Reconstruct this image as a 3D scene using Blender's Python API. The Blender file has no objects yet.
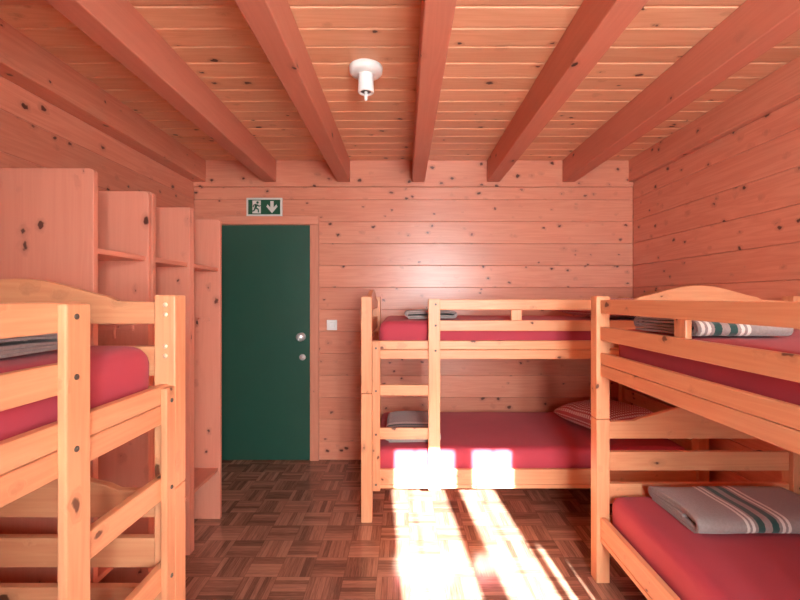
import bpy, bmesh, math, random
from mathutils import Vector, Matrix, noise

random.seed(11)
SC = bpy.context.scene
COL = SC.collection
XL, XR, YB, YF, ZC = -1.795, 1.957, 3.78, -1.0, 2.56
CAMZ = 1.385

# ------------------------------------------------------------------ materials
class NT:
    def __init__(self, name):
        self.m = bpy.data.materials.new(name)
        self.m.use_nodes = True
        self.t = self.m.node_tree
        self.t.nodes.clear()
        self.out = self.n('ShaderNodeOutputMaterial')
    def n(self, typ, **kw):
        nd = self.t.nodes.new(typ)
        for k, v in kw.items():
            setattr(nd, k, v)
        return nd
    def l(self, a, b):
        self.t.links.new(a, b)
    def put(self, sock, v):
        if hasattr(v, 'is_output') or isinstance(v, bpy.types.NodeSocket):
            self.l(v, sock)
        else:
            sock.default_value = v
    def math(self, op, a, b=0.0, c=0.0, clamp=False):
        nd = self.n('ShaderNodeMath', operation=op)
        nd.use_clamp = clamp
        for i, v in enumerate((a, b, c)):
            self.put(nd.inputs[i], v)
        return nd.outputs[0]
    def vmath(self, op, a, b):
        nd = self.n('ShaderNodeVectorMath', operation=op)
        self.put(nd.inputs[0], a)
        self.put(nd.inputs[1], b)
        return nd.outputs[0]
    def mix(self, f, a, b, blend='MIX'):
        nd = self.n('ShaderNodeMix', data_type='RGBA', blend_type=blend)
        self.put(nd.inputs[0], f)
        for s, v in ((nd.inputs[6], a), (nd.inputs[7], b)):
            self.put(s, v if not isinstance(v, tuple) else (*v[:3], 1))
        return nd.outputs[2]
    def ramp(self, v, lo, hi, a=0.0, b=1.0):
        nd = self.n('ShaderNodeMapRange')
        nd.interpolation_type = 'SMOOTHSTEP'
        self.put(nd.inputs[0], v)
        for i, x in enumerate((lo, hi, a, b)):
            self.put(nd.inputs[i + 1], x)
        return nd.outputs[0]
    def noise(self, v, scale=1.0, detail=3.0, rough=0.55, dist=0.0):
        nd = self.n('ShaderNodeTexNoise')
        self.l(v, nd.inputs['Vector'])
        nd.inputs['Scale'].default_value = scale
        nd.inputs['Detail'].default_value = detail
        nd.inputs['Roughness'].default_value = rough
        nd.inputs['Distortion'].default_value = dist
        return nd.outputs[0]
    def bsdf(self, color, rough=0.5, spec=0.5, normal=None, metal=0.0, sheen=0.0, coat=0.0):
        p = self.n('ShaderNodeBsdfPrincipled')
        self.put(p.inputs['Base Color'], color if not isinstance(color, tuple) else (*color[:3], 1))
        self.put(p.inputs['Roughness'], rough)
        self.put(p.inputs['Specular IOR Level'], spec)
        p.inputs['Metallic'].default_value = metal
        p.inputs['Sheen Weight'].default_value = sheen
        p.inputs['Coat Weight'].default_value = coat
        if normal is not None:
            self.l(normal, p.inputs['Normal'])
        self.l(p.outputs[0], self.out.inputs[0])
        return p
    def bump(self, h, strength=0.2, dist=0.002):
        b = self.n('ShaderNodeBump')
        b.inputs['Strength'].default_value = strength
        b.inputs['Distance'].default_value = dist
        self.l(h, b.inputs['Height'])
        return b.outputs[0]


def wood(name, base, light, knot=(0.05, 0.012, 0.006), rough=0.45, spec=0.35, kscale=(6.5, 9.5, 9.5),
         krad=0.13, kthr=0.35, var=0.16, grain=1.0):
    n = NT(name)
    a = n.n('ShaderNodeAttribute', attribute_name='grain')
    bv = n.n('ShaderNodeAttribute', attribute_name='bvar').outputs['Fac']
    v = a.outputs['Vector']
    # knots
    wob = n.n('ShaderNodeTexNoise')
    n.l(v, wob.inputs['Vector'])
    wob.inputs['Scale'].default_value = 34
    wob.inputs['Detail'].default_value = 2
    wv = n.vmath('MULTIPLY', n.vmath('SUBTRACT', wob.outputs['Color'], (0.5, 0.5, 0.5)), (0.026, 0.026, 0.026))
    vk = n.vmath('MULTIPLY', n.vmath('ADD', v, wv), kscale)
    vor = n.n('ShaderNodeTexVoronoi', feature='F1')
    n.l(vk, vor.inputs['Vector'])
    vor.inputs['Scale'].default_value = 1.0
    sep = n.n('ShaderNodeSeparateColor')
    n.l(vor.outputs['Color'], sep.inputs[0])
    on = n.math('GREATER_THAN', sep.outputs[0], kthr)
    rad = n.math('MULTIPLY_ADD', sep.outputs[1], krad * 0.8, krad * 0.5)
    core = n.math('MULTIPLY', n.ramp(n.math('DIVIDE', vor.outputs['Distance'], rad), 0.85, 0.55), on)
    halo = n.math('MULTIPLY', n.ramp(n.math('DIVIDE', vor.outputs['Distance'], rad), 1.9, 0.7), on)
    # grain, bent around the knots
    off = n.n('ShaderNodeCombineXYZ')
    n.l(n.math('MULTIPLY', halo, 0.05), off.inputs[1])
    n.l(n.math('MULTIPLY', halo, 0.05), off.inputs[2])
    vg = n.vmath('ADD', v, off.outputs[0])
    g1 = n.noise(n.vmath('MULTIPLY', vg, (0.9, 13, 13)), 1.0, 3, 0.5, 0.4)
    bands = n.math('PINGPONG', n.math('MULTIPLY', g1, 7.0), 0.5)
    g2 = n.noise(n.vmath('MULTIPLY', vg, (3.5, 150, 150)), 1.0, 2, 0.6)
    g3 = n.noise(n.vmath('MULTIPLY', v, (0.8, 3.2, 3.2)), 1.0, 2, 0.5)
    f = n.math('ADD', n.math('MULTIPLY', bands, 0.75 * grain), n.math('MULTIPLY', n.math('SUBTRACT', g2, 0.5), 0.7 * grain))
    f = n.math('ADD', f, n.math('MULTIPLY', g3, 0.55), clamp=True)
    c = n.mix(f, base, light)
    k = n.math('MULTIPLY_ADD', bv, var, 1.0 - var * 0.5)
    cc = n.n('ShaderNodeCombineColor')
    n.l(k, cc.inputs[0]); n.l(n.math('POWER', k, 1.25), cc.inputs[1]); n.l(n.math('POWER', k, 1.4), cc.inputs[2])
    c = n.mix(1.0, c, cc.outputs[0], 'MULTIPLY')
    kd = tuple(x * 0.55 for x in base)
    c = n.mix(n.math('MULTIPLY', halo, 0.35), c, kd)
    c = n.mix(n.math('MULTIPLY', core, 0.95), c, knot)
    r = n.math('MULTIPLY_ADD', g2, 0.12, rough - 0.06)
    n.bsdf(c, r, spec, n.bump(n.math('ADD', bands, g2), 0.08, 0.001))
    return n.m


def plain(name, color, rough=0.5, spec=0.5, metal=0.0, var=0.08, scale=25, bump=0.0, sheen=0.0, bscale=400):
    n = NT(name)
    tc = n.n('ShaderNodeTexCoord').outputs['Object']
    f = n.noise(tc, scale, 3)
    c = n.mix(f, tuple(x * (1 - var) for x in color), tuple(min(1, x * (1 + var)) for x in color))
    nm = n.bump(n.noise(tc, bscale, 2), bump, 0.002) if bump else None
    n.bsdf(c, rough, spec, nm, metal, sheen)
    return n.m


W_BASE, W_LIGHT = (0.61, 0.198, 0.118), (0.76, 0.32, 0.20)
M = {}
M['wall'] = wood('wall_pine', W_BASE, W_LIGHT, (0.085, 0.022, 0.012), rough=0.31, spec=0.5, krad=0.165, kthr=0.05, kscale=(8.2, 11.5, 11.5))
M['ceil'] = wood('ceiling_pine', (0.68, 0.31, 0.17), (0.83, 0.47, 0.275), rough=0.42, kthr=0.2, krad=0.15, kscale=(7, 10, 10))
M['beam'] = wood('beam_pine', (0.55, 0.175, 0.108), (0.66, 0.25, 0.16), rough=0.5, kscale=(4, 7, 7), kthr=0.5, var=0.1, grain=0.7)
M['bunk'] = wood('bunk_pine', (0.67, 0.25, 0.115), (0.79, 0.375, 0.19), (0.11, 0.03, 0.014), rough=0.4, spec=0.4, kscale=(7, 13, 13), kthr=0.15, krad=0.16, var=0.16, grain=1.0)
M['panel'] = wood('wardrobe_pine', (0.61, 0.205, 0.13), (0.74, 0.30, 0.20), rough=0.5, knot=(0.09, 0.024, 0.014), kscale=(6.5, 10, 10), kthr=0.1, krad=0.15, var=0.08, grain=0.5)
M['trim'] = wood('door_trim_pine', (0.62, 0.215, 0.13), (0.74, 0.31, 0.20), rough=0.42, kthr=0.5)
M['back'] = plain('wall_backing', (0.10, 0.035, 0.02), 0.9)
M['bolt'] = plain('dark_steel', (0.16, 0.14, 0.12), 0.4, metal=0.9)
M['plug'] = plain('pale_bolt_cap', (0.85, 0.62, 0.42), 0.35, metal=0.4)
M['chrome'] = plain('brushed_steel', (0.80, 0.79, 0.77), 0.33, metal=0.55)
M['white'] = plain('white_plastic', (0.86, 0.84, 0.80), 0.35, var=0.03)
M['greydark'] = plain('dark_socket', (0.12, 0.11, 0.10), 0.5)
M['door'] = plain('green_door_paint', (0.015, 0.078, 0.050), 0.38, var=0.06, scale=8)
M['signgreen'] = plain('sign_green', (0.008, 0.085, 0.04), 0.35, var=0.03)
M['signwhite'] = plain('sign_white', (0.66, 0.64, 0.58), 0.4, var=0.03)
M['sheet'] = plain('raspberry_sheet', (0.48, 0.052, 0.075), 0.75, 0.2, var=0.08, scale=6, bump=0.12, sheen=0.08)
M['winframe'] = plain('white_window_paint', (0.8, 0.78, 0.74), 0.4)
M['added_curtain'] = plain('added_curtain_linen', (0.75, 0.68, 0.58), 0.85, bump=0.1)


def mat_floor():
    n = NT('mosaic_parquet')
    tc = n.n('ShaderNodeTexCoord').outputs['Object']
    s = n.n('ShaderNodeSeparateXYZ'); n.l(tc, s.inputs[0])
    B, K = 0.165, 6.0
    u = n.math('DIVIDE', s.outputs[0], B); v = n.math('DIVIDE', s.outputs[1], B)
    iu, iv = n.math('FLOOR', u), n.math('FLOOR', v)
    fu, fv = n.math('FRACT', u), n.math('FRACT', v)
    par = n.math('FLOORED_MODULO', n.math('ADD', iu, iv), 2.0)
    def sw(a, b):  # par ? b : a
        return n.math('ADD', n.math('MULTIPLY', a, n.math('SUBTRACT', 1.0, par)), n.math('MULTIPLY', b, par))
    across, along = sw(fv, fu), sw(fu, fv)
    sid = n.math('FLOOR', n.math('MULTIPLY', across, K))
    sf = n.math('FRACT', n.math('MULTIPLY', across, K))
    cmb = n.n('ShaderNodeCombineXYZ')
    n.l(n.math('MULTIPLY_ADD', iu, 7.31, sid), cmb.inputs[0]); n.l(n.math('MULTIPLY', iv, 3.17), cmb.inputs[1]); n.l(sid, cmb.inputs[2])
    wn = n.n('ShaderNodeTexWhiteNoise', noise_dimensions='3D'); n.l(cmb.outputs[0], wn.inputs['Vector'])
    r = wn.outputs['Value']
    cmb2 = n.n('ShaderNodeCombineXYZ'); n.l(iu, cmb2.inputs[0]); n.l(iv, cmb2.inputs[1])
    wn2 = n.n('ShaderNodeTexWhiteNoise', noise_dimensions='3D'); n.l(cmb2.outputs[0], wn2.inputs['Vector'])
    gv = n.n('ShaderNodeCombineXYZ')
    n.l(n.math('MULTIPLY', along, 0.8), gv.inputs[0])
    n.l(n.math('MULTIPLY', across, 14.0), gv.inputs[1])
    n.l(n.math('MULTIPLY', r, 60.0), gv.inputs[2])
    g = n.noise(gv.outputs[0], 2.2, 4, 0.6, 0.6)
    f = n.math('ADD', n.math('MULTIPLY', n.math('SUBTRACT', r, 0.5), 0.75), n.math('MULTIPLY_ADD', n.math('SUBTRACT', g, 0.5), 1.5, 0.46))
    f = n.math('ADD', f, n.math('MULTIPLY', n.math('SUBTRACT', wn2.outputs['Value'], 0.5), 0.35), clamp=True)
    c = n.mix(f, (0.15, 0.064, 0.042), (0.46, 0.215, 0.14))
    def edge(x, w):
        return n.math('MINIMUM', n.ramp(x, 0.0, w), n.ramp(n.math('SUBTRACT', 1.0, x), 0.0, w))
    e = n.math('MINIMUM', edge(sf, 0.10), n.math('MINIMUM', edge(fu, 0.02), edge(fv, 0.02)))
    c = n.mix(n.math('MULTIPLY', n.math('SUBTRACT', 1.0, e), 0.4), c, (0.07, 0.03, 0.018))
    n.bsdf(c, n.math('MULTIPLY_ADD', g, 0.14, 0.09), 0.5, n.bump(n.math('ADD', e, n.math('MULTIPLY', g, 0.3)), 0.05, 0.001))
    return n.m


def mat_blanket():
    n = NT('grey_wool_blanket')
    v = n.n('ShaderNodeAttribute', attribute_name='grain').outputs['Vector']
    s = n.n('ShaderNodeSeparateXYZ'); n.l(v, s.inputs[0])
    ax = n.math('ABSOLUTE', n.math('ADD', s.outputs[0], n.math('MULTIPLY', n.math('SUBTRACT', n.noise(v, 120, 2), 0.5), 0.004)))
    def band(lo, hi):
        return n.math('MULTIPLY', n.math('GREATER_THAN', ax, lo), n.math('LESS_THAN', ax, hi))
    f = n.noise(v, 90, 4, 0.7)
    c = n.mix(f, (0.24, 0.18, 0.165), (0.45, 0.36, 0.335))
    c = n.mix(band(0.014, 0.040), c, (0.035, 0.085, 0.075))
    c = n.mix(n.math('ADD', band(0.052, 0.064), band(0.074, 0.086)), c, (0.80, 0.72, 0.66))
    n.bsdf(c, 0.95, 0.1, n.bump(n.noise(v, 500, 2), 0.35, 0.003), sheen=0.3)
    return n.m


def mat_check():
    n = NT('red_white_check_cotton')
    v = n.n('ShaderNodeAttribute', attribute_name='grain').outputs['Vector']
    s = n.n('ShaderNodeSeparateXYZ'); n.l(v, s.inputs[0])
    def st(x, w, k):
        return n.math('GREATER_THAN', n.math('FRACT', n.math('DIVIDE', x, w)), k)
    a, b = st(s.outputs[0], 0.021, 0.45), st(s.outputs[1], 0.021, 0.45)
    f = n.math('MULTIPLY', a, b)
    c = n.mix(f, (0.50, 0.075, 0.075), (0.85, 0.62, 0.55))
    n.bsdf(c, 0.85, 0.2, n.bump(n.noise(v, 60, 3), 0.15, 0.004), sheen=0.2)
    return n.m


def mat_glass():
    n = NT('window_glass')
    fr = n.n('ShaderNodeFresnel'); fr.inputs[0].default_value = 1.45
    t = n.n('ShaderNodeBsdfTransparent'); g = n.n('ShaderNodeBsdfGlossy'); g.inputs['Roughness'].default_value = 0.02
    mx = n.n('ShaderNodeMixShader')
    n.l(fr.outputs[0], mx.inputs[0]); n.l(t.outputs[0], mx.inputs[1]); n.l(g.outputs[0], mx.inputs[2])
    n.l(mx.outputs[0], n.out.inputs[0])
    return n.m

M['floor'], M['blanket'], M['check'], M['glass'] = mat_floor(), mat_blanket(), mat_check(), mat_glass()

# ------------------------------------------------------------------ mesh helpers
class MB:
    def __init__(self):
        self.bm = bmesh.new()
        self.g = self.bm.verts.layers.float_vector.new('grain')
        self.b = self.bm.verts.layers.float.new('bvar')
    def take(self, t, axis='x', coords=None):
        """append bmesh t; give each vertex its coordinates along/across the grain"""
        off = Vector((random.uniform(0, 40), random.uniform(0, 40), random.uniform(0, 40)))
        bv = random.random()
        order = {'x': (0, 1, 2), 'y': (1, 0, 2), 'z': (2, 0, 1)}[axis]
        mp = {}
        for i, v in enumerate(t.verts):
            w = self.bm.verts.new(v.co)
            w[self.g] = coords[i] if coords else Vector([v.co[k] for k in order]) + off
            w[self.b] = bv
            mp[v] = w
        for f in t.faces:
            try:
                nf = self.bm.faces.new([mp[v] for v in f.verts])
                nf.smooth = f.smooth
            except ValueError:
                pass
        t.free()
        return self
    def box(self, x0, x1, y0, y1, z0, z1, axis='x', bev=0.003, seg=2):
        t = bmesh.new()
        bmesh.ops.create_cube(t, size=1.0)
        for v in t.verts:
            v.co = Vector(((x0 + x1) / 2 + v.co.x * (x1 - x0), (y0 + y1) / 2 + v.co.y * (y1 - y0), (z0 + z1) / 2 + v.co.z * (z1 - z0)))
        if bev:
            bmesh.ops.bevel(t, geom=list(t.edges), offset=bev, segments=seg, affect='EDGES', profile=0.5)
        return self.take(t, axis)
    def prism(self, pts, fn, lo, hi, axis='x', bev=0.003):
        """closed 2-D outline pts pushed from lo to hi; fn(p, q, h) -> xyz"""
        t = bmesh.new()
        a = [t.verts.new(fn(p, q, lo)) for p, q in pts]
        c = [t.verts.new(fn(p, q, hi)) for p, q in pts]
        n = len(pts)
        t.faces.new(a); t.faces.new(list(reversed(c)))
        for i in range(n):
            t.faces.new((a[i], c[i], c[(i + 1) % n], a[(i + 1) % n]))
        bmesh.ops.recalc_face_normals(t, faces=list(t.faces))
        if bev:
            big = [e for e in t.edges if e.calc_face_angle(0) > 0.6]
            bmesh.ops.bevel(t, geom=big, offset=bev, segments=2, affect='EDGES', profile=0.5)
        return self.take(t, axis)
    def lathe(self, prof, frame, n=32, axis='z'):
        """prof: (r, h) pairs; frame(matrix) places the local z axis"""
        t = bmesh.new()
        rings = []
        for r, h in prof:
            if r < 1e-5:
                rings.append([t.verts.new(frame @ Vector((0, 0, h)))])
            else:
                rings.append([t.verts.new(frame @ Vector((r * math.cos(2 * math.pi * i / n), r * math.sin(2 * math.pi * i / n), h))) for i in range(n)])
        for A, B in zip(rings, rings[1:]):
            for i in range(n):
                j = (i + 1) % n
                vs = [A[i % len(A)], A[j % len(A)], B[j % len(B)], B[i % len(B)]]
                u = []
                for v in vs:
                    if v not in u:
                        u.append(v)
                if len(u) > 2:
                    f = t.faces.new(u); f.smooth = True
        bmesh.ops.recalc_face_normals(t, faces=list(t.faces))
        return self.take(t, axis)
    def tube(self, pts, r, n=8):
        t = bmesh.new()
        rings = []
        for i, p in enumerate(pts):
            p = Vector(p)
            d = (Vector(pts[min(i + 1, len(pts) - 1)]) - Vector(pts[max(i - 1, 0)])).normalized()
            a = d.orthogonal().normalized(); b = d.cross(a)
            rings.append([t.verts.new(p + r * (math.cos(2 * math.pi * k / n) * a + math.sin(2 * math.pi * k / n) * b)) for k in range(n)])
        for A, B in zip(rings, rings[1:]):
            k0 = min(range(n), key=lambda k: (B[k].co - A[0].co).length)
            for k in range(n):
                f = t.faces.new((A[k], A[(k + 1) % n], B[(k0 + k + 1) % n], B[(k0 + k) % n])); f.smooth = True
        t.faces.new(rings[0]); t.faces.new(rings[-1])
        bmesh.ops.recalc_face_normals(t, faces=list(t.faces))
        return self.take(t)
    def build(self, name, mat, parent=None, origin=None):
        o = origin
        if o is None:
            if parent is not None:
                o = parent.matrix_world.translation.copy() if parent.type != 'EMPTY' else Vector(parent.location)
                if parent.parent is not None:
                    o = Vector(parent['_o'])
            else:
                cs = [v.co for v in self.bm.verts]
                o = Vector(((min(c.x for c in cs) + max(c.x for c in cs)) / 2, (min(c.y for c in cs) + max(c.y for c in cs)) / 2, min(c.z for c in cs)))
        o = Vector(o)
        for v in self.bm.verts:
            v.co -= o
        me = bpy.data.meshes.new(name)
        self.bm.to_mesh(me); self.bm.free()
        me.materials.append(mat if not isinstance(mat, str) else M[mat])
        ob = bpy.data.objects.new(name, me)
        COL.objects.link(ob)
        if parent is not None:
            ob.parent = parent
        else:
            ob.location = o
        return ob

def tag(o, label, cat, group=None):
    o['label'] = label; o['category'] = cat
    if group:
        o['group'] = group
    return o
def thing(name, label, cat, loc, group=None):
    o = bpy.data.objects.new(name, None)
    COL.objects.link(o)
    o.location = loc; o.empty_display_size = 0.1
    return tag(o, label, cat, group)
def struct(o):
    o['kind'] = 'structure'
    return o
def sub(mb, name, mat, part, root):      # a sub-part: child of a part whose origin is the thing's
    return mb.build(name, mat, part, origin=root.location)
def frame_to(p, d):
    d = Vector(d).normalized()
    return Matrix.Translation(Vector(p)) @ d.to_track_quat('Z', 'Y').to_matrix().to_4x4()

# ------------------------------------------------------------------ the room
# floor
mb = MB(); mb.box(XL - 0.1, XR + 0.1, YF - 0.1, YB + 0.1, -0.06, 0.0, 'x', 0)
fl = struct(mb.build('floor', 'floor', origin=(0.03, 0.05, 0)))

ZB = [0.0, 0.159, 0.347, 0.535, 0.723, 0.911, 1.099, 1.287, 1.475, 1.663, 1.851, 2.039, 2.227]
def wall_boards(side):
    """stacked chamfered boards running along the wall, backed by a dark sheet"""
    mb = MB()
    def put(z0, z1, bump=0.0, a0=None, a1=None):
        g = 0.0006
        if side == 'back':
            mb.box(a0 if a0 is not None else XL, a1 if a1 is not None else XR, YB - bump, YB + 0.03, z0 + g, z1 - g, 'x', 0.0028, 1)
        elif side == 'left':
            mb.box(XL - 0.03, XL + bump, YF, YB, z0 + g, z1 - g, 'y', 0.0035, 1)
        elif side == 'right':
            mb.box(XR, XR + 0.03 , YF, YB, z0 + g, z1 - g, 'y', 0.0035, 1) if not bump else mb.box(XR - bump, XR + 0.03, YF, YB, z0 + g, z1 - g, 'y', 0.0035, 1)
    for z0, z1 in zip(ZB, ZB[1:]):
        put(z0, z1)
    if side == 'back':
        put(2.227, 2.334); put(2.334, ZC, 0.012)
        mb.box(XL - 0.09, XR + 0.09, YB + 0.03, YB + 0.09, 0, ZC + 0.08, 'x', 0)
    else:
        put(2.227, 2.375)
        put(2.375, ZC, 0.105 if side == 'left' else 0.042)
        if side == 'left':
            mb.box(XL - 0.09, XL - 0.03, YF, YB + 0.09, 0, ZC + 0.08, 'y', 0)
        else:
            mb.box(XR + 0.03, XR + 0.09, YF, YB + 0.09, 0, ZC + 0.08, 'y', 0)
    return struct(mb.build('wall_' + side, 'wall', origin=(0, 0, 0)))
for s_ in ('back', 'left', 'right'):
    wall_boards(s_)

# ceiling boards run across the room
mb = MB()
y = YB
k = 0
while y > YF:
    mb.box(XL - 0.05, XR + 0.05, max(y - 0.1415, YF) + 0.0012, y - 0.0012, ZC, ZC + 0.025, 'x', 0.007, 1)
    y -= 0.1427
mb.box(XL - 0.05, XR + 0.05, YF - 0.1, YB + 0.1, ZC + 0.0255, ZC + 0.06, 'x', 0)
struct(mb.build('ceiling', 'ceil', origin=(0, 0, ZC)))

# ceiling beams
names = ['ceiling beam nearest the left wall, above the wardrobes', 'second ceiling beam from the left wall, ending above the green door',
         'middle ceiling beam just right of the white lamp holder', 'second ceiling beam from the right wall',
         'ceiling beam nearest the right wall, above the right bunk']
for i, xc in enumerate((-1.141, -0.512, 0.122, 0.761, 1.403)):
    mb = MB(); mb.box(xc - 0.054, xc + 0.054, YF + 0.002, YB - 0.014, 2.372, ZC - 0.0005, 'y', 0.006, 2)
    tag(mb.build('ceiling_beam', 'beam'), 'orange-brown planed wooden ' + names[i], 'beam', 'exposed ceiling beams')

# front wall (behind the camera) with its window opening
WX0, WX1, WZ0, WZ1 = 0.10, 1.23, 0.88, 2.29
mb = MB()
def fb(x0, x1, z0, z1):
    zs = [z for z in ZB + [2.375, ZC] if z0 < z < z1]
    for a, b in zip([z0] + zs, zs + [z1]):
        mb.box(x0, x1, YF - 0.32, YF, a + 0.001, b - 0.001, 'x', 0.003, 1)
WINS = [(WX0, WX1)]
fb(XL, WX0, 0, ZC); fb(WX1, XR, 0, ZC); fb(WX0, WX1, 0, WZ0); fb(WX0, WX1, WZ1, ZC)
struct(mb.build('wall_front', 'wall', origin=(0, 0, 0)))

def window():
    w = bpy.data.objects.new('window_1', None); COL.objects.link(w)
    w.location = ((WX0 + WX1) / 2, YF - 0.24, WZ0); struct(w)
    y0, y1 = YF - 0.265, YF - 0.215
    f = MB()
    f.box(WX0, 0.228, y0, y1, WZ0, WZ1, 'z'); f.box(1.10, WX1, y0, y1, WZ0, WZ1, 'z')
    f.box(0.592, 0.715, y0, y1, WZ0, WZ1, 'z')
    f.box(0.228, 0.592, y0, y1, WZ0, WZ0 + 0.08, 'x'); f.box(0.715, 1.10, y0, y1, WZ0, WZ0 + 0.08, 'x')
    f.box(0.228, 0.592, y0, y1, WZ1 - 0.05, WZ1, 'x'); f.box(0.715, 1.10, y0, y1, WZ1 - 0.05, WZ1, 'x')
    f.build('window_frame', 'winframe', w)
    for x in (0.352, 0.842):
        b = MB(); b.box(x - 0.006, x + 0.006, y0 + 0.01, y1 - 0.01, WZ0 + 0.08, WZ1 - 0.05, 'z', 0.001); b.build('glazing_bar', 'winframe', w)
    for a, c in ((0.228, 0.592), (0.715, 1.10)):
        g = MB(); g.box(a, c, YF - 0.242, YF - 0.238, WZ0 + 0.08, WZ1 - 0.05, 'z', 0); g.build('pane', 'glass', w)
    s = MB(); s.box(WX0 + 0.002, WX1 - 0.002, YF - 0.21, YF + 0.03, WZ0 + 0.001, WZ0 + 0.022, 'x'); s.build('window_sill', 'winframe', w)
window()
def wavy(x0, x1, z0, z1, y, nw, amp):
    t = bmesh.new(); n, mz = max(12, nw * 12), 8
    g = []
    for j in range(mz + 1):
        g.append([t.verts.new((x0 + (x1 - x0) * i / n, y + amp * math.sin(2 * math.pi * nw * i / n) + amp * 0.3 * math.sin(j * 0.7 + i * 0.2), z0 + (z1 - z0) * j / mz)) for i in range(n + 1)])
    for j in range(mz):
        for i in range(n):
            t.faces.new((g[j][i], g[j][i + 1], g[j + 1][i + 1], g[j + 1][i])).smooth = True
    bmesh.ops.solidify(t, geom=list(t.faces), thickness=0.003)
    return t
t = thing('added_curtain', 'added unseen linen curtains shaping the daylight from the window behind the camera', 'added_curtain', (1.0, YF + 0.035, 0.86))  # unseen curtains, added to shape the sun strips and the skylight
MB().take(wavy(0.93, 0.982, 0.86, 2.31, YF + 0.035, 3, 0.012)).build('added_drape', 'added_curtain', t)  # added to cast the dark gap between the right sun strips
MB().take(wavy(0.965, 1.26, 1.53, 2.31, YF + 0.06, 6, 0.010)).build('sun_cut_valance', 'added_curtain', t)  # added to cut off the far end of the right sun strip
MB().take(wavy(0.02, 0.20, 0.86, 2.31, YF + 0.08, 4, 0.05)).build('added_drape', 'added_curtain', t)  # added to hold skylight back from the left bunk
MB().tube([(0.0, YF + 0.035, 2.32), (0.6, YF + 0.035, 2.32), (1.30, YF + 0.035, 2.32)], 0.008).build('added_curtain_rod', 'chrome', t)

# door, frame, fittings
d = bpy.data.objects.new('door_1', None); COL.objects.link(d); d.location = (-1.19, YB, 0); struct(d)
dx0, dx1, dzt = -1.63, -0.803, 2.009
mb = MB(); mb.box(dx0, dx1, YB - 0.018, YB - 0.001, 0.006, dzt - 0.004, 'z', 0.002); mb.build('door_leaf', 'door', d)
mb = MB()
mb.box(dx1 + 0.003, dx1 + 0.078, YB - 0.026, YB - 0.001, 0.0, dzt + 0.001, 'z', 0.004)
mb.box(dx0 - 0.078, dx0 - 0.003, YB - 0.026, YB - 0.001, 0.0, dzt + 0.001, 'z', 0.004)
mb.box(dx0 - 0.078, dx1 + 0.078, YB - 0.026, YB - 0.001, dzt + 0.002, dzt + 0.072, 'x', 0.004)
mb.build('door_frame', 'trim', d)
zk, xk = CAMZ - (336.5 - 298) / 117, (302 - 404) / 117
mb = MB()
mb.lathe([(0.0, 0), (0.036, 0), (0.036, 0.006), (0.014, 0.010), (0.013, 0.028), (0.030, 0.034), (0.036, 0.05), (0.031, 0.064), (0.018, 0.071), (0, 0.073)], frame_to((xk, YB - 0.018, zk), (0, -1, 0)))
mb.build('door_knob', 'chrome', d)
mb = MB()
mb.lathe([(0, 0), (0.027, 0), (0.027, 0.005), (0.022, 0.009), (0.009, 0.010), (0.009, 0.014), (0, 0.014)], frame_to((xk + 0.008, YB - 0.018, zk - 0.175), (0, -1, 0)))
mb.build('lock_cylinder', 'chrome', d)

# light switch
sx, sz = (332 - 404) / 117, CAMZ - (325 - 298) / 117
t = thing('light_switch', 'white square light switch on the wall right of the green door', 'light switch', (sx, YB, sz - 0.043))
mb = MB(); mb.box(sx - 0.044, sx + 0.044, YB - 0.011, YB - 0.0005, sz - 0.044, sz + 0.044, 'z', 0.004); mb.build('switch_plate', 'white', t)
mb = MB(); mb.box(sx - 0.024, sx + 0.024, YB - 0.016, YB - 0.011, sz - 0.024, sz + 0.024, 'z', 0.003); mb.build('rocker', 'white', t)

# exit sign
ex0, ex1 = (246.8 - 404) / 117, (282.6 - 404) / 117
ez0, ez1 = CAMZ + (298 - 216.6) / 117, CAMZ + (298 - 198) / 117
t = thing('exit_sign', 'green emergency exit sign with running figure and down arrow above the door', 'sign', ((ex0 + ex1) / 2, YB, ez0))
yf = YB - 0.014
mb = MB(); mb.box(ex0, ex1, yf, YB - 0.0005, ez0, ez1, 'x', 0.002); mb.build('sign_frame', 'signwhite', t)
b_ = 0.017
mb = MB(); mb.box(ex0 + b_, ex1 - b_, yf - 0.002, yf + 0.002, ez0 + b_, ez1 - b_, 'x', 0); mb.build('sign_face', 'signgreen', t)
H = ez1 - ez0 - 2 * b_; Wd = ex1 - ex0 - 2 * b_
ox, oz = ex0 + b_, ez0 + b_
def flat(pts, y0, y1, mb):
    return mb.prism([(ox + p * H, oz + q * H) for p, q in pts], lambda p, q, h: (p, h, q), y0, y1, 'x', 0)
mb = MB(); flat([(0.29, 0.06), (0.86, 0.06), (0.86, 0.94), (0.29, 0.94)], yf - 0.0035, yf - 0.0021, mb); mb.build('doorway_mark', 'signwhite', t)
mb = MB()
flat([(0.64 + 0.085 * math.cos(a * math.pi / 8), 0.80 + 0.085 * math.sin(a * math.pi / 8)) for a in range(16)], yf - 0.005, yf - 0.0036, mb)
def limb(a, b, w0, w1):
    dx, dz = b[0] - a[0], b[1] - a[1]; L = math.hypot(dx, dz); nx, nz = -dz / L, dx / L
    flat([(a[0] + nx * w0, a[1] + nz * w0), (a[0] - nx * w0, a[1] - nz * w0), (b[0] - nx * w1, b[1] - nz * w1), (b[0] + nx * w1, b[1] + nz * w1)], yf - 0.005, yf - 0.0036, mb)
limb((0.57, 0.68), (0.50, 0.42), 0.085, 0.075)
limb((0.60, 0.66), (0.74, 0.54), 0.042, 0.036); limb((0.74, 0.54), (0.86, 0.60), 0.036, 0.03)
limb((0.53, 0.68), (0.38, 0.62), 0.042, 0.036); limb((0.38, 0.62), (0.34, 0.48), 0.036, 0.03)
limb((0.53, 0.42), (0.69, 0.34), 0.055, 0.045); limb((0.69, 0.34), (0.70, 0.12), 0.045, 0.04)
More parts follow.
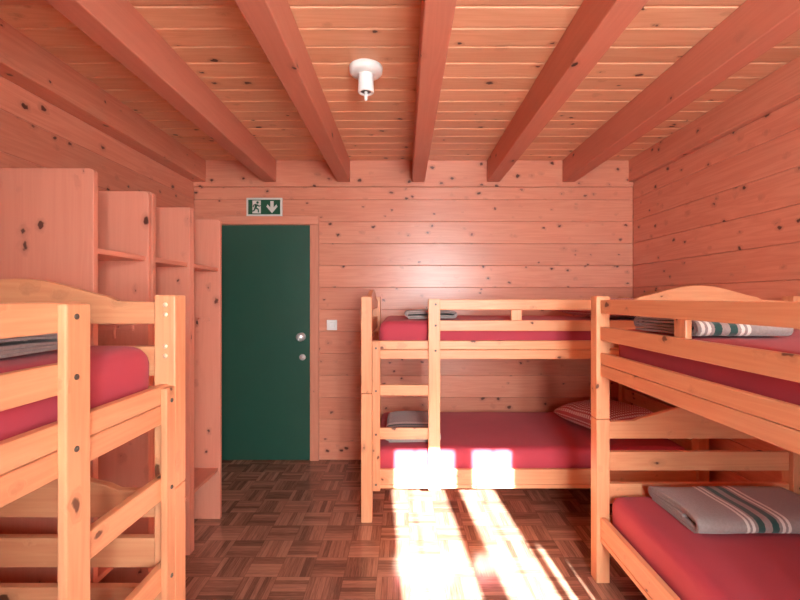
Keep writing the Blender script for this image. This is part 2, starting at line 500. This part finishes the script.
limb((0.48, 0.42), (0.40, 0.24), 0.055, 0.045); limb((0.40, 0.24), (0.20, 0.20), 0.045, 0.035)
mb.build('running_figure', 'signgreen', t)
mb = MB()
c = 1.62
flat([(c - 0.11, 0.90), (c - 0.11, 0.46), (c - 0.30, 0.68), (c - 0.38, 0.52), (c, 0.08), (c + 0.38, 0.52), (c + 0.30, 0.68), (c + 0.11, 0.46), (c + 0.11, 0.90)], yf - 0.0035, yf - 0.0021, mb)
mb.build('down_arrow', 'signwhite', t)

# ceiling lamp holder
lx, ly = (366 - 404) / 196.0, 2.25
t = thing('ceiling_lamp', 'white ceiling lamp holder with bare socket between two beams', 'lamp', (lx, ly, ZC))
dn = frame_to((lx, ly, ZC), (0, 0, -1))
mb = MB(); mb.lathe([(0, 0), (0.083, 0), (0.086, 0.004), (0.083, 0.028), (0.076, 0.036), (0.05, 0.040), (0, 0.040)], dn, 40); mb.build('base', 'white', t)
mb = MB(); mb.lathe([(0, 0.039), (0.040, 0.039), (0.038, 0.05), (0.040, 0.115), (0.041, 0.128), (0.037, 0.131), (0.030, 0.131), (0.029, 0.10), (0, 0.10)], dn, 32); mb.build('socket', 'white', t)
mb = MB(); mb.lathe([(0, 0.10), (0.027, 0.10), (0.027, 0.124), (0.014, 0.126), (0, 0.126)], dn, 24); mb.build('socket_contact', 'greydark', t)
mb = MB(); mb.lathe([(0, 0.12), (0.008, 0.12), (0.008, 0.165), (0.005, 0.170), (0, 0.171)], dn, 16); mb.build('pin', 'white', t)

# ------------------------------------------------------------------ wardrobes
WXF = -1.152
def wardrobe(d0, d1, d2, d3, WZT, label):
    """open unit: side panels d0-d1 and d2-d3 standing out from the left wall"""
    t = thing('open_wardrobe', label, 'wardrobe', ((WXF + XL) / 2, (d0 + d3) / 2, 0), 'open wardrobe units along the left wall')
    x0 = XL + 0.004
    for a, b in ((d0, d1), (d2, d3)):
        r = 0.018
        pts = [(x0, 0.0), (WXF, 0.0), (WXF, WZT - r)] + [(WXF - r + r * math.cos(q * math.pi / 12), WZT - r + r * math.sin(q * math.pi / 12)) for q in range(1, 7)] + [(x0, WZT)]
        m = MB(); m.prism(pts, lambda p, q, h: (p, h, q), a, b, 'z', 0.003); m.build('side_panel', 'panel', t)
    for z, xf in ((1.553, WXF - 0.012), (0.30, WXF - 0.012)):
        m = MB(); m.box(x0, xf, d1 + 0.0005, d2 - 0.0005, z, z + 0.022, 'y', 0.003); m.build('shelf', 'panel', t)
    m = MB(); m.box(-1.46, -1.215, d2 - 0.014, d2 - 0.0005, 1.238, 1.262, 'x', 0.003)
    rl = m.build('hook_rail', 'panel', t)
    for hx in (-1.40, -1.28):
        m = MB(); m.tube([(hx, d2 - 0.014, 1.255), (hx + 0.006, d2 - 0.045, 1.254), (hx + 0.012, d2 - 0.06, 1.235), (hx + 0.012, d2 - 0.055, 1.208)], 0.006)
        sub(m, 'hook', 'panel', rl, t)
wardrobe(1.640, 1.666, 1.992, 2.020, 1.867, 'nearest open pine wardrobe unit, beside the left bunk')
wardrobe(2.023, 2.053, 2.377, 2.402, 1.873, 'middle open pine wardrobe unit, between the two others')
wardrobe(2.405, 2.431, 2.769, 2.795, 1.879, 'open pine wardrobe unit next to the green door')

# ------------------------------------------------------------------ bunk beds
L_, W_ = 2.147, 1.02
PU, PV = 0.068, 0.065
def arch(edge, peak, bottom, v0, v1, step=0.13):
    pts = [(v0, bottom), (v1, bottom), (v1, edge), (v1 - step, edge + 0.004)]
    pts += [(v1 - step - 0.03, edge + 0.018)]
    n = 14
    a, b = v0 + step + 0.03, v1 - step - 0.03
    for i in range(1, n):
        f = i / n
        s = math.sin(math.pi * f) ** 1.25
        pts.append((b + (a - b) * f, edge + 0.018 + (peak - edge - 0.018) * s))
    pts += [(v0 + step + 0.03, edge + 0.018), (v0 + step, edge + 0.004), (v0, edge)]
    return pts

def bunk(label, o, ud, vd, end_bolts, LP0=0.415, ltop=1.38):
    ud, vd = Vector((*ud, 0)), Vector((*vd, 0)); o = Vector((*o, 0))
    along = 'x' if abs(ud.x) > 0.5 else 'y'
    acr = 'y' if along == 'x' else 'x'
    ctr = o + ud * L_ / 2 + vd * W_ / 2
    t = thing('bunk_bed', label, 'bunk bed', ctr, 'pine bunk beds of the dormitory')
    P = lambda u, v, z: o + ud * u + vd * v + Vector((0, 0, z))
    def box(m, u0, u1, v0, v1, z0, z1, ax, bev=0.004):
        a, b = P(u0, v0, z0), P(u1, v1, z1)
        m.box(min(a.x, b.x), max(a.x, b.x), min(a.y, b.y), max(a.y, b.y), z0, z1, {'u': along, 'v': acr, 'z': 'z'}[ax], bev)
        return m
    def part(name, *a, mat='bunk'):
        return box(MB(), *a).build(name, mat, t)
    for u0, u1 in ((0, PU), (L_ - PU, L_)):
        for v0, v1 in ((0, PV), (W_ - PV, W_)):
            part('post', u0, u1, v0, v1, 0.0, 0.7955, 'z')
            part('post', u0, u1, v0, v1, 0.7975, 1.394, 'z')
    e = 0.0006
    for v0 in (0.018, W_ - 0.045):
        for z0, zm, z1 in ((1.006, 1.064, 1.12), (0.203, 0.228, 0.322)):
            m = MB(); box(m, PU - e, L_ - PU + e, v0, v0 + 0.027, z0, zm - 0.001, 'u'); box(m, PU - e, L_ - PU + e, v0, v0 + 0.027, zm + 0.001, z1, 'u')
            m.build('side_rail', 'bunk', t)
    vf0, vf1 = 0.018, 0.042
    LP1 = LP0 + 0.073
    part('guard_rail', LP0, L_ - PU + e, vf0, vf1, 1.311, 1.376, 'u')
    part('guard_rail', LP0, L_ - PU + e, vf0, vf1, 1.180, 1.246, 'u')
    for u0 in (0.935, 1.466):
        part('guard_block', u0, u0 + 0.068, vf1 - e, vf1 + 0.022, 1.182, 1.374, 'z')
    lp = part('ladder_post', LP0, LP1, -0.002, 0.0186, 0.20, ltop, 'z')
    st = part('ladder_stile', PU + 0.001, PU + 0.050, -0.002, 0.0186, 0.195, 1.115, 'z')
    for z0, z1 in ((0.779, 0.846), (0.508, 0.579)):
        part('rung', PU - e, LP0 + 0.02, vf0, vf1, z0, z1, 'u')
    for p_, u, zs in ((lp, (LP0 + LP1) / 2 + 0.008, (1.345, 1.215, 1.06, 0.245)), (st, PU + 0.024, (1.075, 0.812, 0.544, 0.235))):
        for z in zs:
            m = MB(); m.lathe([(0, -0.002), (0.0065, -0.002), (0.0065, 0.002), (0.0045, 0.0032), (0.0025, 0.0033), (0.0025, 0.002), (0, 0.002)], frame_to(P(u, -0.002, z), -vd), 14)
            sub(m, 'bolt', 'bolt', p_, t)
    if end_bolts:
        for z in (1.364, 1.334, 1.236, 1.206):
            m = MB(); m.lathe([(0, -0.002), (0.0075, -0.002), (0.0075, 0.002), (0.005, 0.004), (0, 0.0045)], frame_to(P(PU, 0.030, z), ud), 14)
            m.build('bolt', 'plug', t)
    # both ends: boards between the posts
    for u0 in (0.018, L_ - 0.046):
        u1 = u0 + 0.028
        for pts, nm in ((arch(1.372, 1.447, 1.303, PV - e, W_ - PV + e), 'arched_end_board'), (arch(0.778, 0.855, 0.695, PV - e, W_ - PV + e), 'arched_end_board')):
            m = MB(); m.prism(pts, lambda p, q, h: P(h, p, q), u0, u1, acr, 0.004); m.build(nm, 'bunk', t)
        for z0, z1 in ((1.140, 1.233), (1.008, 1.105), (0.538, 0.631), (0.375, 0.475), (0.215, 0.31)):
            part('end_board', u0, u1, PV - e, W_ - PV + e, z0, z1, 'v')
    for zb in (1.040, 0.245):
        m = MB()
        for i in range(13):
            u = 0.10 + i * (L_ - 0.20 - 0.07) / 12
            box(m, u, u + 0.07, 0.046, W_ - 0.046, zb, zb + 0.02, 'v', 0.003)
        for v in (0.046, W_ - 0.076):
            box(m, PU, L_ - PU, v, v + 0.03, zb - 0.03, zb + 0.0005, 'u', 0.003)
        m.build('slatted_base', 'bunk', t)
    return P, along

def mattress(P, zb, h, label, ue=0.105, uf=0.105, ve=0.068, r=0.055):
    t = bmesh.new()
    u0, u1, v0, v1 = ue, L_ - uf, ve, W_ - ve
    nu, nv, nz = 48, 26, 8
    # rounded-box surface from a subdivided cube
    def surf(a, b, c):   # a,b,c in [-1,1] on the cube
        hu, hv, hz = (u1 - u0) / 2, (v1 - v0) / 2, h / 2
        p = Vector((a * hu, b * hv, c * hz))
        q = Vector((max(-hu + r, min(hu - r, p.x)), max(-hv + r, min(hv - r, p.y)), max(-hz + r, min(hz - r, p.z))))
        dlt = p - q
        p = q + dlt.normalized() * r if dlt.length > 1e-6 else p
        if dlt.length <= 1e-6:
            p = q
        s = (1 - a * a) * (1 - b * b)
        z = p.z + (0.006 * s if c > 0 else 0)
        if c > -0.95:
            n1 = noise.noise(Vector((p.x * 3 + zb * 9, p.y * 4, p.z * 6)))
            z += 0.004 * n1
            p.x += 0.004 * noise.noise(Vector((p.y * 9, p.z * 12, zb)))
            p.y += 0.004 * noise.noise(Vector((p.x * 7, p.z * 12, zb + 3)))
        return P((u0 + u1) / 2 + p.x, (v0 + v1) / 2 + p.y, zb + h / 2 + z)
    cache = {}
    def V(a, b, c):
        k = (round(a, 4), round(b, 4), round(c, 4))
        if k not in cache:
            cache[k] = t.verts.new(surf(*k))
        return cache[k]
    # denser towards the edges
    def ax(n):
        return [math.copysign(abs(x) ** 0.6, x) for x in [-1 + 2 * i / n for i in range(n + 1)]]
    U, Vv, Z = ax(nu), ax(nv), ax(nz)
    def quad(*q):
        try:
            f = t.faces.new([V(*x) for x in q]); f.smooth = True
        except ValueError:
            pass
    for c in (-1, 1):
        for a0, a1 in zip(U, U[1:]):
            for b0, b1 in zip(Vv, Vv[1:]):
                quad((a0, b0, c), (a1, b0, c), (a1, b1, c), (a0, b1, c))
        for a0, a1 in zip(U, U[1:]):
            for z0, z1 in zip(Z, Z[1:]):
                quad((a0, c, z0), (a1, c, z0), (a1, c, z1), (a0, c, z1))
        for b0, b1 in zip(Vv, Vv[1:]):
            for z0, z1 in zip(Z, Z[1:]):
                quad((c, b0, z0), (c, b1, z0), (c, b1, z1), (c, b0, z1))
    bmesh.ops.recalc_face_normals(t, faces=list(t.faces))
    m = MB(); m.take(t)
    return tag(m.build('mattress', 'sheet'), label, 'mattress', 'red-sheeted bunk mattresses')

PB, _ = bunk('pine bunk bed standing along the back wall', (-0.265, 2.722), (1, 0), (0, 1), False)
PL, _ = bunk('pine bunk bed at the left in front of the wardrobes', (-0.707, 1.433), (0, -1), (-1, 0), True, 0.437, 1.373)
PR, _ = bunk('pine bunk bed at the right against the right wall', (0.934, 2.212 - L_), (0, 1), (1, 0), False)
mattress(PB, 1.0605, 0.18, 'red-sheeted mattress on the upper level of the back wall bunk')
mattress(PB, 0.2655, 0.177, 'red-sheeted mattress on the sunlit lower level of the back wall bunk', 0.08, 0.08, 0.053, 0.045)
mattress(PL, 1.0605, 0.18, 'red-sheeted mattress on the upper level of the left bunk', 0.05)
mattress(PL, 0.2655, 0.177, 'red-sheeted mattress on the shaded lower level of the left bunk', 0.08, 0.08, 0.053, 0.045)
mattress(PR, 1.0605, 0.18, 'red-sheeted mattress on the upper level of the right bunk')
mattress(PR, 0.2655, 0.177, 'red-sheeted mattress on the lower level of the right bunk', 0.08, 0.08, 0.053, 0.045)

# ------------------------------------------------------------------ folded blankets
def blanket(label, corner, size, ext, stripe, h=0.07, turns=2.3, seed=0, flip=False):
    """flat-rolled wool blanket; ext = axis the fold is extruded along; stripe = stripe centre along ext"""
    x0, y0, z0 = corner
    D = size[1] if ext == 'x' else size[0]     # fold depth
    E = size[0] if ext == 'x' else size[1]     # extrusion length
    pitch = (h / 2 - 0.004) / (turns + 0.3)
    th = pitch * 0.74
    rmax = h / 2 - th / 2
    a = D / 2 - h / 2
    path = []
    N = 26
    tot = int(turns * N)
    for i in range(tot + 1):
        ph = i / N * 2 * math.pi            # from outside inwards
        r = rmax - pitch * i / N
        c_, s_ = math.cos(ph - math.pi / 2), math.sin(ph - math.pi / 2)
        # stadium: straight parts follow cos sign
        f = ((ph / (2 * math.pi)) % 1.0)
        if f < 0.25:      # bottom, going +
            q = -a + 2 * a * (f / 0.25); z = -r
        elif f < 0.5:
            an = -math.pi / 2 + math.pi * (f - 0.25) / 0.25
            q = a + r * math.cos(an); z = r * math.sin(an)
        elif f < 0.75:
            q = a - 2 * a * ((f - 0.5) / 0.25); z = r
        else:
            an = math.pi / 2 + math.pi * (f - 0.75) / 0.25
            q = -a + r * math.cos(an); z = r * math.sin(an)
        path.append(Vector((q, z)))
    # refine long straights
    fine = []
    for p, q in zip(path, path[1:]):
        k = max(1, int((q - p).length / 0.02))
        for j in range(k):
            fine.append(p.lerp(q, j / k))
    fine.append(path[-1])
    n = len(fine); S = [0.0]
    for p, q in zip(fine, fine[1:]):
        S.append(S[-1] + (q - p).length)
    left, right = [], []
    for i, p in enumerate(fine):
        d_ = (fine[min(i + 1, n - 1)] - fine[max(i - 1, 0)]).normalized()
        nn = Vector((-d_.y, d_.x))
        left.append(p + nn * th / 2); right.append(p - nn * th / 2)
    t = bmesh.new(); coords = []
    K = max(10, int(E / 0.02))
    rows = []
    for k in range(K + 1):
        e = E * k / K
        row = []
        for side in (left, right):
            rr = []
            for i, p in enumerate(side):
                q, z = p
                hf = (z + h / 2) / h
                w = noise.noise(Vector((e * 5 + seed, q * 5, seed * 1.7)))
                w2 = noise.noise(Vector((e * 9, S[i] * 3.0 + seed, 2.0)))
                zz = z0 + h / 2 + z + hf * (0.008 * w + 0.003 * w2 - 0.010 * (abs(q) / (D / 2)) ** 3)
                ee = e + 0.010 * noise.noise(Vector((S[i] * 4, seed + 5.0, 0.3))) * (2 * k / K - 1)
                qq = q * (-1 if flip else 1) + 0.006 * noise.noise(Vector((e * 6, seed, 9.0)))
                co = (x0 + ee, y0 + D / 2 + qq, zz) if ext == 'x' else (x0 + D / 2 + qq, y0 + ee, zz)
                rr.append(t.verts.new(co)); coords.append(Vector((ee + (x0 if ext == 'x' else y0) - stripe, S[i], 0.1 * seed)))
            row.append(rr)
        rows.append(row)
    for A, B in zip(rows, rows[1:]):
        for s in (0, 1):
            for i in range(n - 1):
                t.faces.new((A[s][i], A[s][i + 1], B[s][i + 1], B[s][i])).smooth = True
        for i in (0, n - 1):
            t.faces.new((A[0][i], A[1][i], B[1][i], B[0][i]))
    for R in (rows[0], rows[-1]):
        for i in range(n - 1):
            t.faces.new((R[0][i], R[0][i + 1], R[1][i + 1], R[1][i]))
    bmesh.ops.recalc_face_normals(t, faces=list(t.faces))
    m = MB(); m.take(t, 'x', coords)
    return tag(m.build('folded_blanket', 'blanket'), label, 'blanket', 'folded grey wool blankets')

ZU, ZL = 1.248, 0.449
blanket('folded grey striped blanket on the lower mattress of the right bunk', (1.15, 1.72, ZL), (0.60, 0.37), 'x', 1.428, 0.075, 2.2, 1, True)
blanket('folded grey blanket with green and white stripes on the upper right bunk', (1.012, 1.52, ZU), (0.335, 0.44), 'x', 1.113, 0.068, 2.2, 2, True)
blanket('rolled grey blanket on the upper mattress of the back wall bunk', (-0.005, 2.90, ZU), (0.36, 0.45), 'y', 3.1, 0.062, 2.0, 3)
blanket('folded grey blanket behind the ladder on the lower back wall bunk', (-0.135, 2.86, ZL), (0.38, 0.55), 'y', 3.02, 0.072, 2.4, 4)
blanket('folded grey blanket behind the guard rail of the upper left bunk', (-1.36, 0.70, ZU), (0.455, 0.52), 'x', -1.1, 0.062, 2.9, 5)

# ------------------------------------------------------------------ pillows
def pillow(label, c, sx, sy, h, rot, seed, tilt=0.0):
    t = bmesh.new(); coords = []; n = 30
    grid = {}
    Rm = Matrix.Rotation(rot, 3, 'Z') @ Matrix.Rotation(tilt, 3, 'Y')
    for s in (1, -1):
        for i in range(n + 1):
            for j in range(n + 1):
                u, v = -1 + 2 * i / n, -1 + 2 * j / n
                rim = i in (0, n) or j in (0, n)
                key = (i, j, 0 if rim else s)
                if key in grid:
                    continue
                pu = 1 - 0.10 * (1 - v * v) * 0.8; pv = 1 - 0.10 * (1 - u * u) * 0.8
                f = max(0.0, (1 - u ** 4) * (1 - v ** 4)) ** 0.55
                w = noise.noise(Vector((u * 2.2 + seed, v * 2.2, s))) * 0.012 + noise.noise(Vector((u * 5, v * 5 + seed, s))) * 0.005
                hh = h * (0.6 if s > 0 else 0.4)
                z = h * 0.4 + s * (hh * f + (w * f if s > 0 else 0))
                p = Rm @ Vector((u * sx / 2 * pu, v * sy / 2 * pv, z))
                grid[key] = t.verts.new(Vector(c) + p); coords.append(Vector((u * sx / 2, v * sy / 2 + 0.003, s)))
    for s in (1, -1):
        for i in range(n):
            for j in range(n):
                def g(a, b):
                    return grid[(a, b, 0 if (a in (0, n) or b in (0, n)) else s)]
                t.faces.new((g(i, j), g(i + 1, j), g(i + 1, j + 1), g(i, j + 1))).smooth = True
    bmesh.ops.recalc_face_normals(t, faces=list(t.faces))
    m = MB(); m.take(t, 'x', coords)
    return tag(m.build('pillow', 'check'), label, 'pillow', 'red check pillows')
pillow('red and white checked pillow on the lower back wall bunk', (1.475, 3.19, ZL + 0.004), 0.55, 0.56, 0.17, 0.33, 1)
pillow('red checked pillow on the upper mattress of the back wall bunk', (1.475, 3.10, ZU + 0.004), 0.64, 0.56, 0.125, 0.10, 5)

# ------------------------------------------------------------------ light
w = bpy.data.worlds.new('daylight'); SC.world = w; w.use_nodes = True
bg = w.node_tree.nodes['Background']
bg.inputs[0].default_value = (0.82, 0.95, 0.98, 1); bg.inputs[1].default_value = 58.0
sun = bpy.data.lights.new('sun', 'SUN'); sun.energy = 85; sun.angle = math.radians(0.6); sun.color = (0.82, 0.98, 1.0)
so = bpy.data.objects.new('sun', sun); COL.objects.link(so)
so.rotation_euler = Vector((-0.07, 1.0, -0.45)).to_track_quat('-Z', 'Y').to_euler()
def portal(x0, x1, z0, z1):
    a = bpy.data.lights.new('window_daylight', 'AREA'); a.shape = 'RECTANGLE'; a.size = x1 - x0; a.size_y = z1 - z0
    a.cycles.is_portal = True
    ao = bpy.data.objects.new('window_daylight', a); COL.objects.link(ao)
    ao.location = ((x0 + x1) / 2, YF - 0.33, (z0 + z1) / 2)
    ao.rotation_euler = Vector((0, 1, 0)).to_track_quat('-Z', 'Z').to_euler()
portal(WX0, WX1, WZ0, WZ1)

# ------------------------------------------------------------------ camera
cd = bpy.data.cameras.new('camera'); cd.lens = 36.0 * 442 / 800; cd.sensor_width = 36; cd.sensor_fit = 'HORIZONTAL'
cd.shift_x = -4 / 800; cd.shift_y = -2 / 800; cd.clip_start = 0.02
co = bpy.data.objects.new('camera', cd); COL.objects.link(co)
co.location = (0, 0, CAMZ); co.rotation_euler = (math.pi / 2, 0, 0)
SC.camera = co
vs = SC.view_settings
vs.view_transform = 'Standard'; vs.look = 'None'; vs.gamma = 1.0; vs.use_curve_mapping = False
vs.exposure = 0.45
SC.cycles.use_denoising = True
SC.cycles.max_bounces = 24; SC.cycles.diffuse_bounces = 16; SC.cycles.glossy_bounces = 6; SC.cycles.transparent_max_bounces = 12
SC.cycles.sample_clamp_indirect = 20.0; SC.cycles.blur_glossy = 0.15
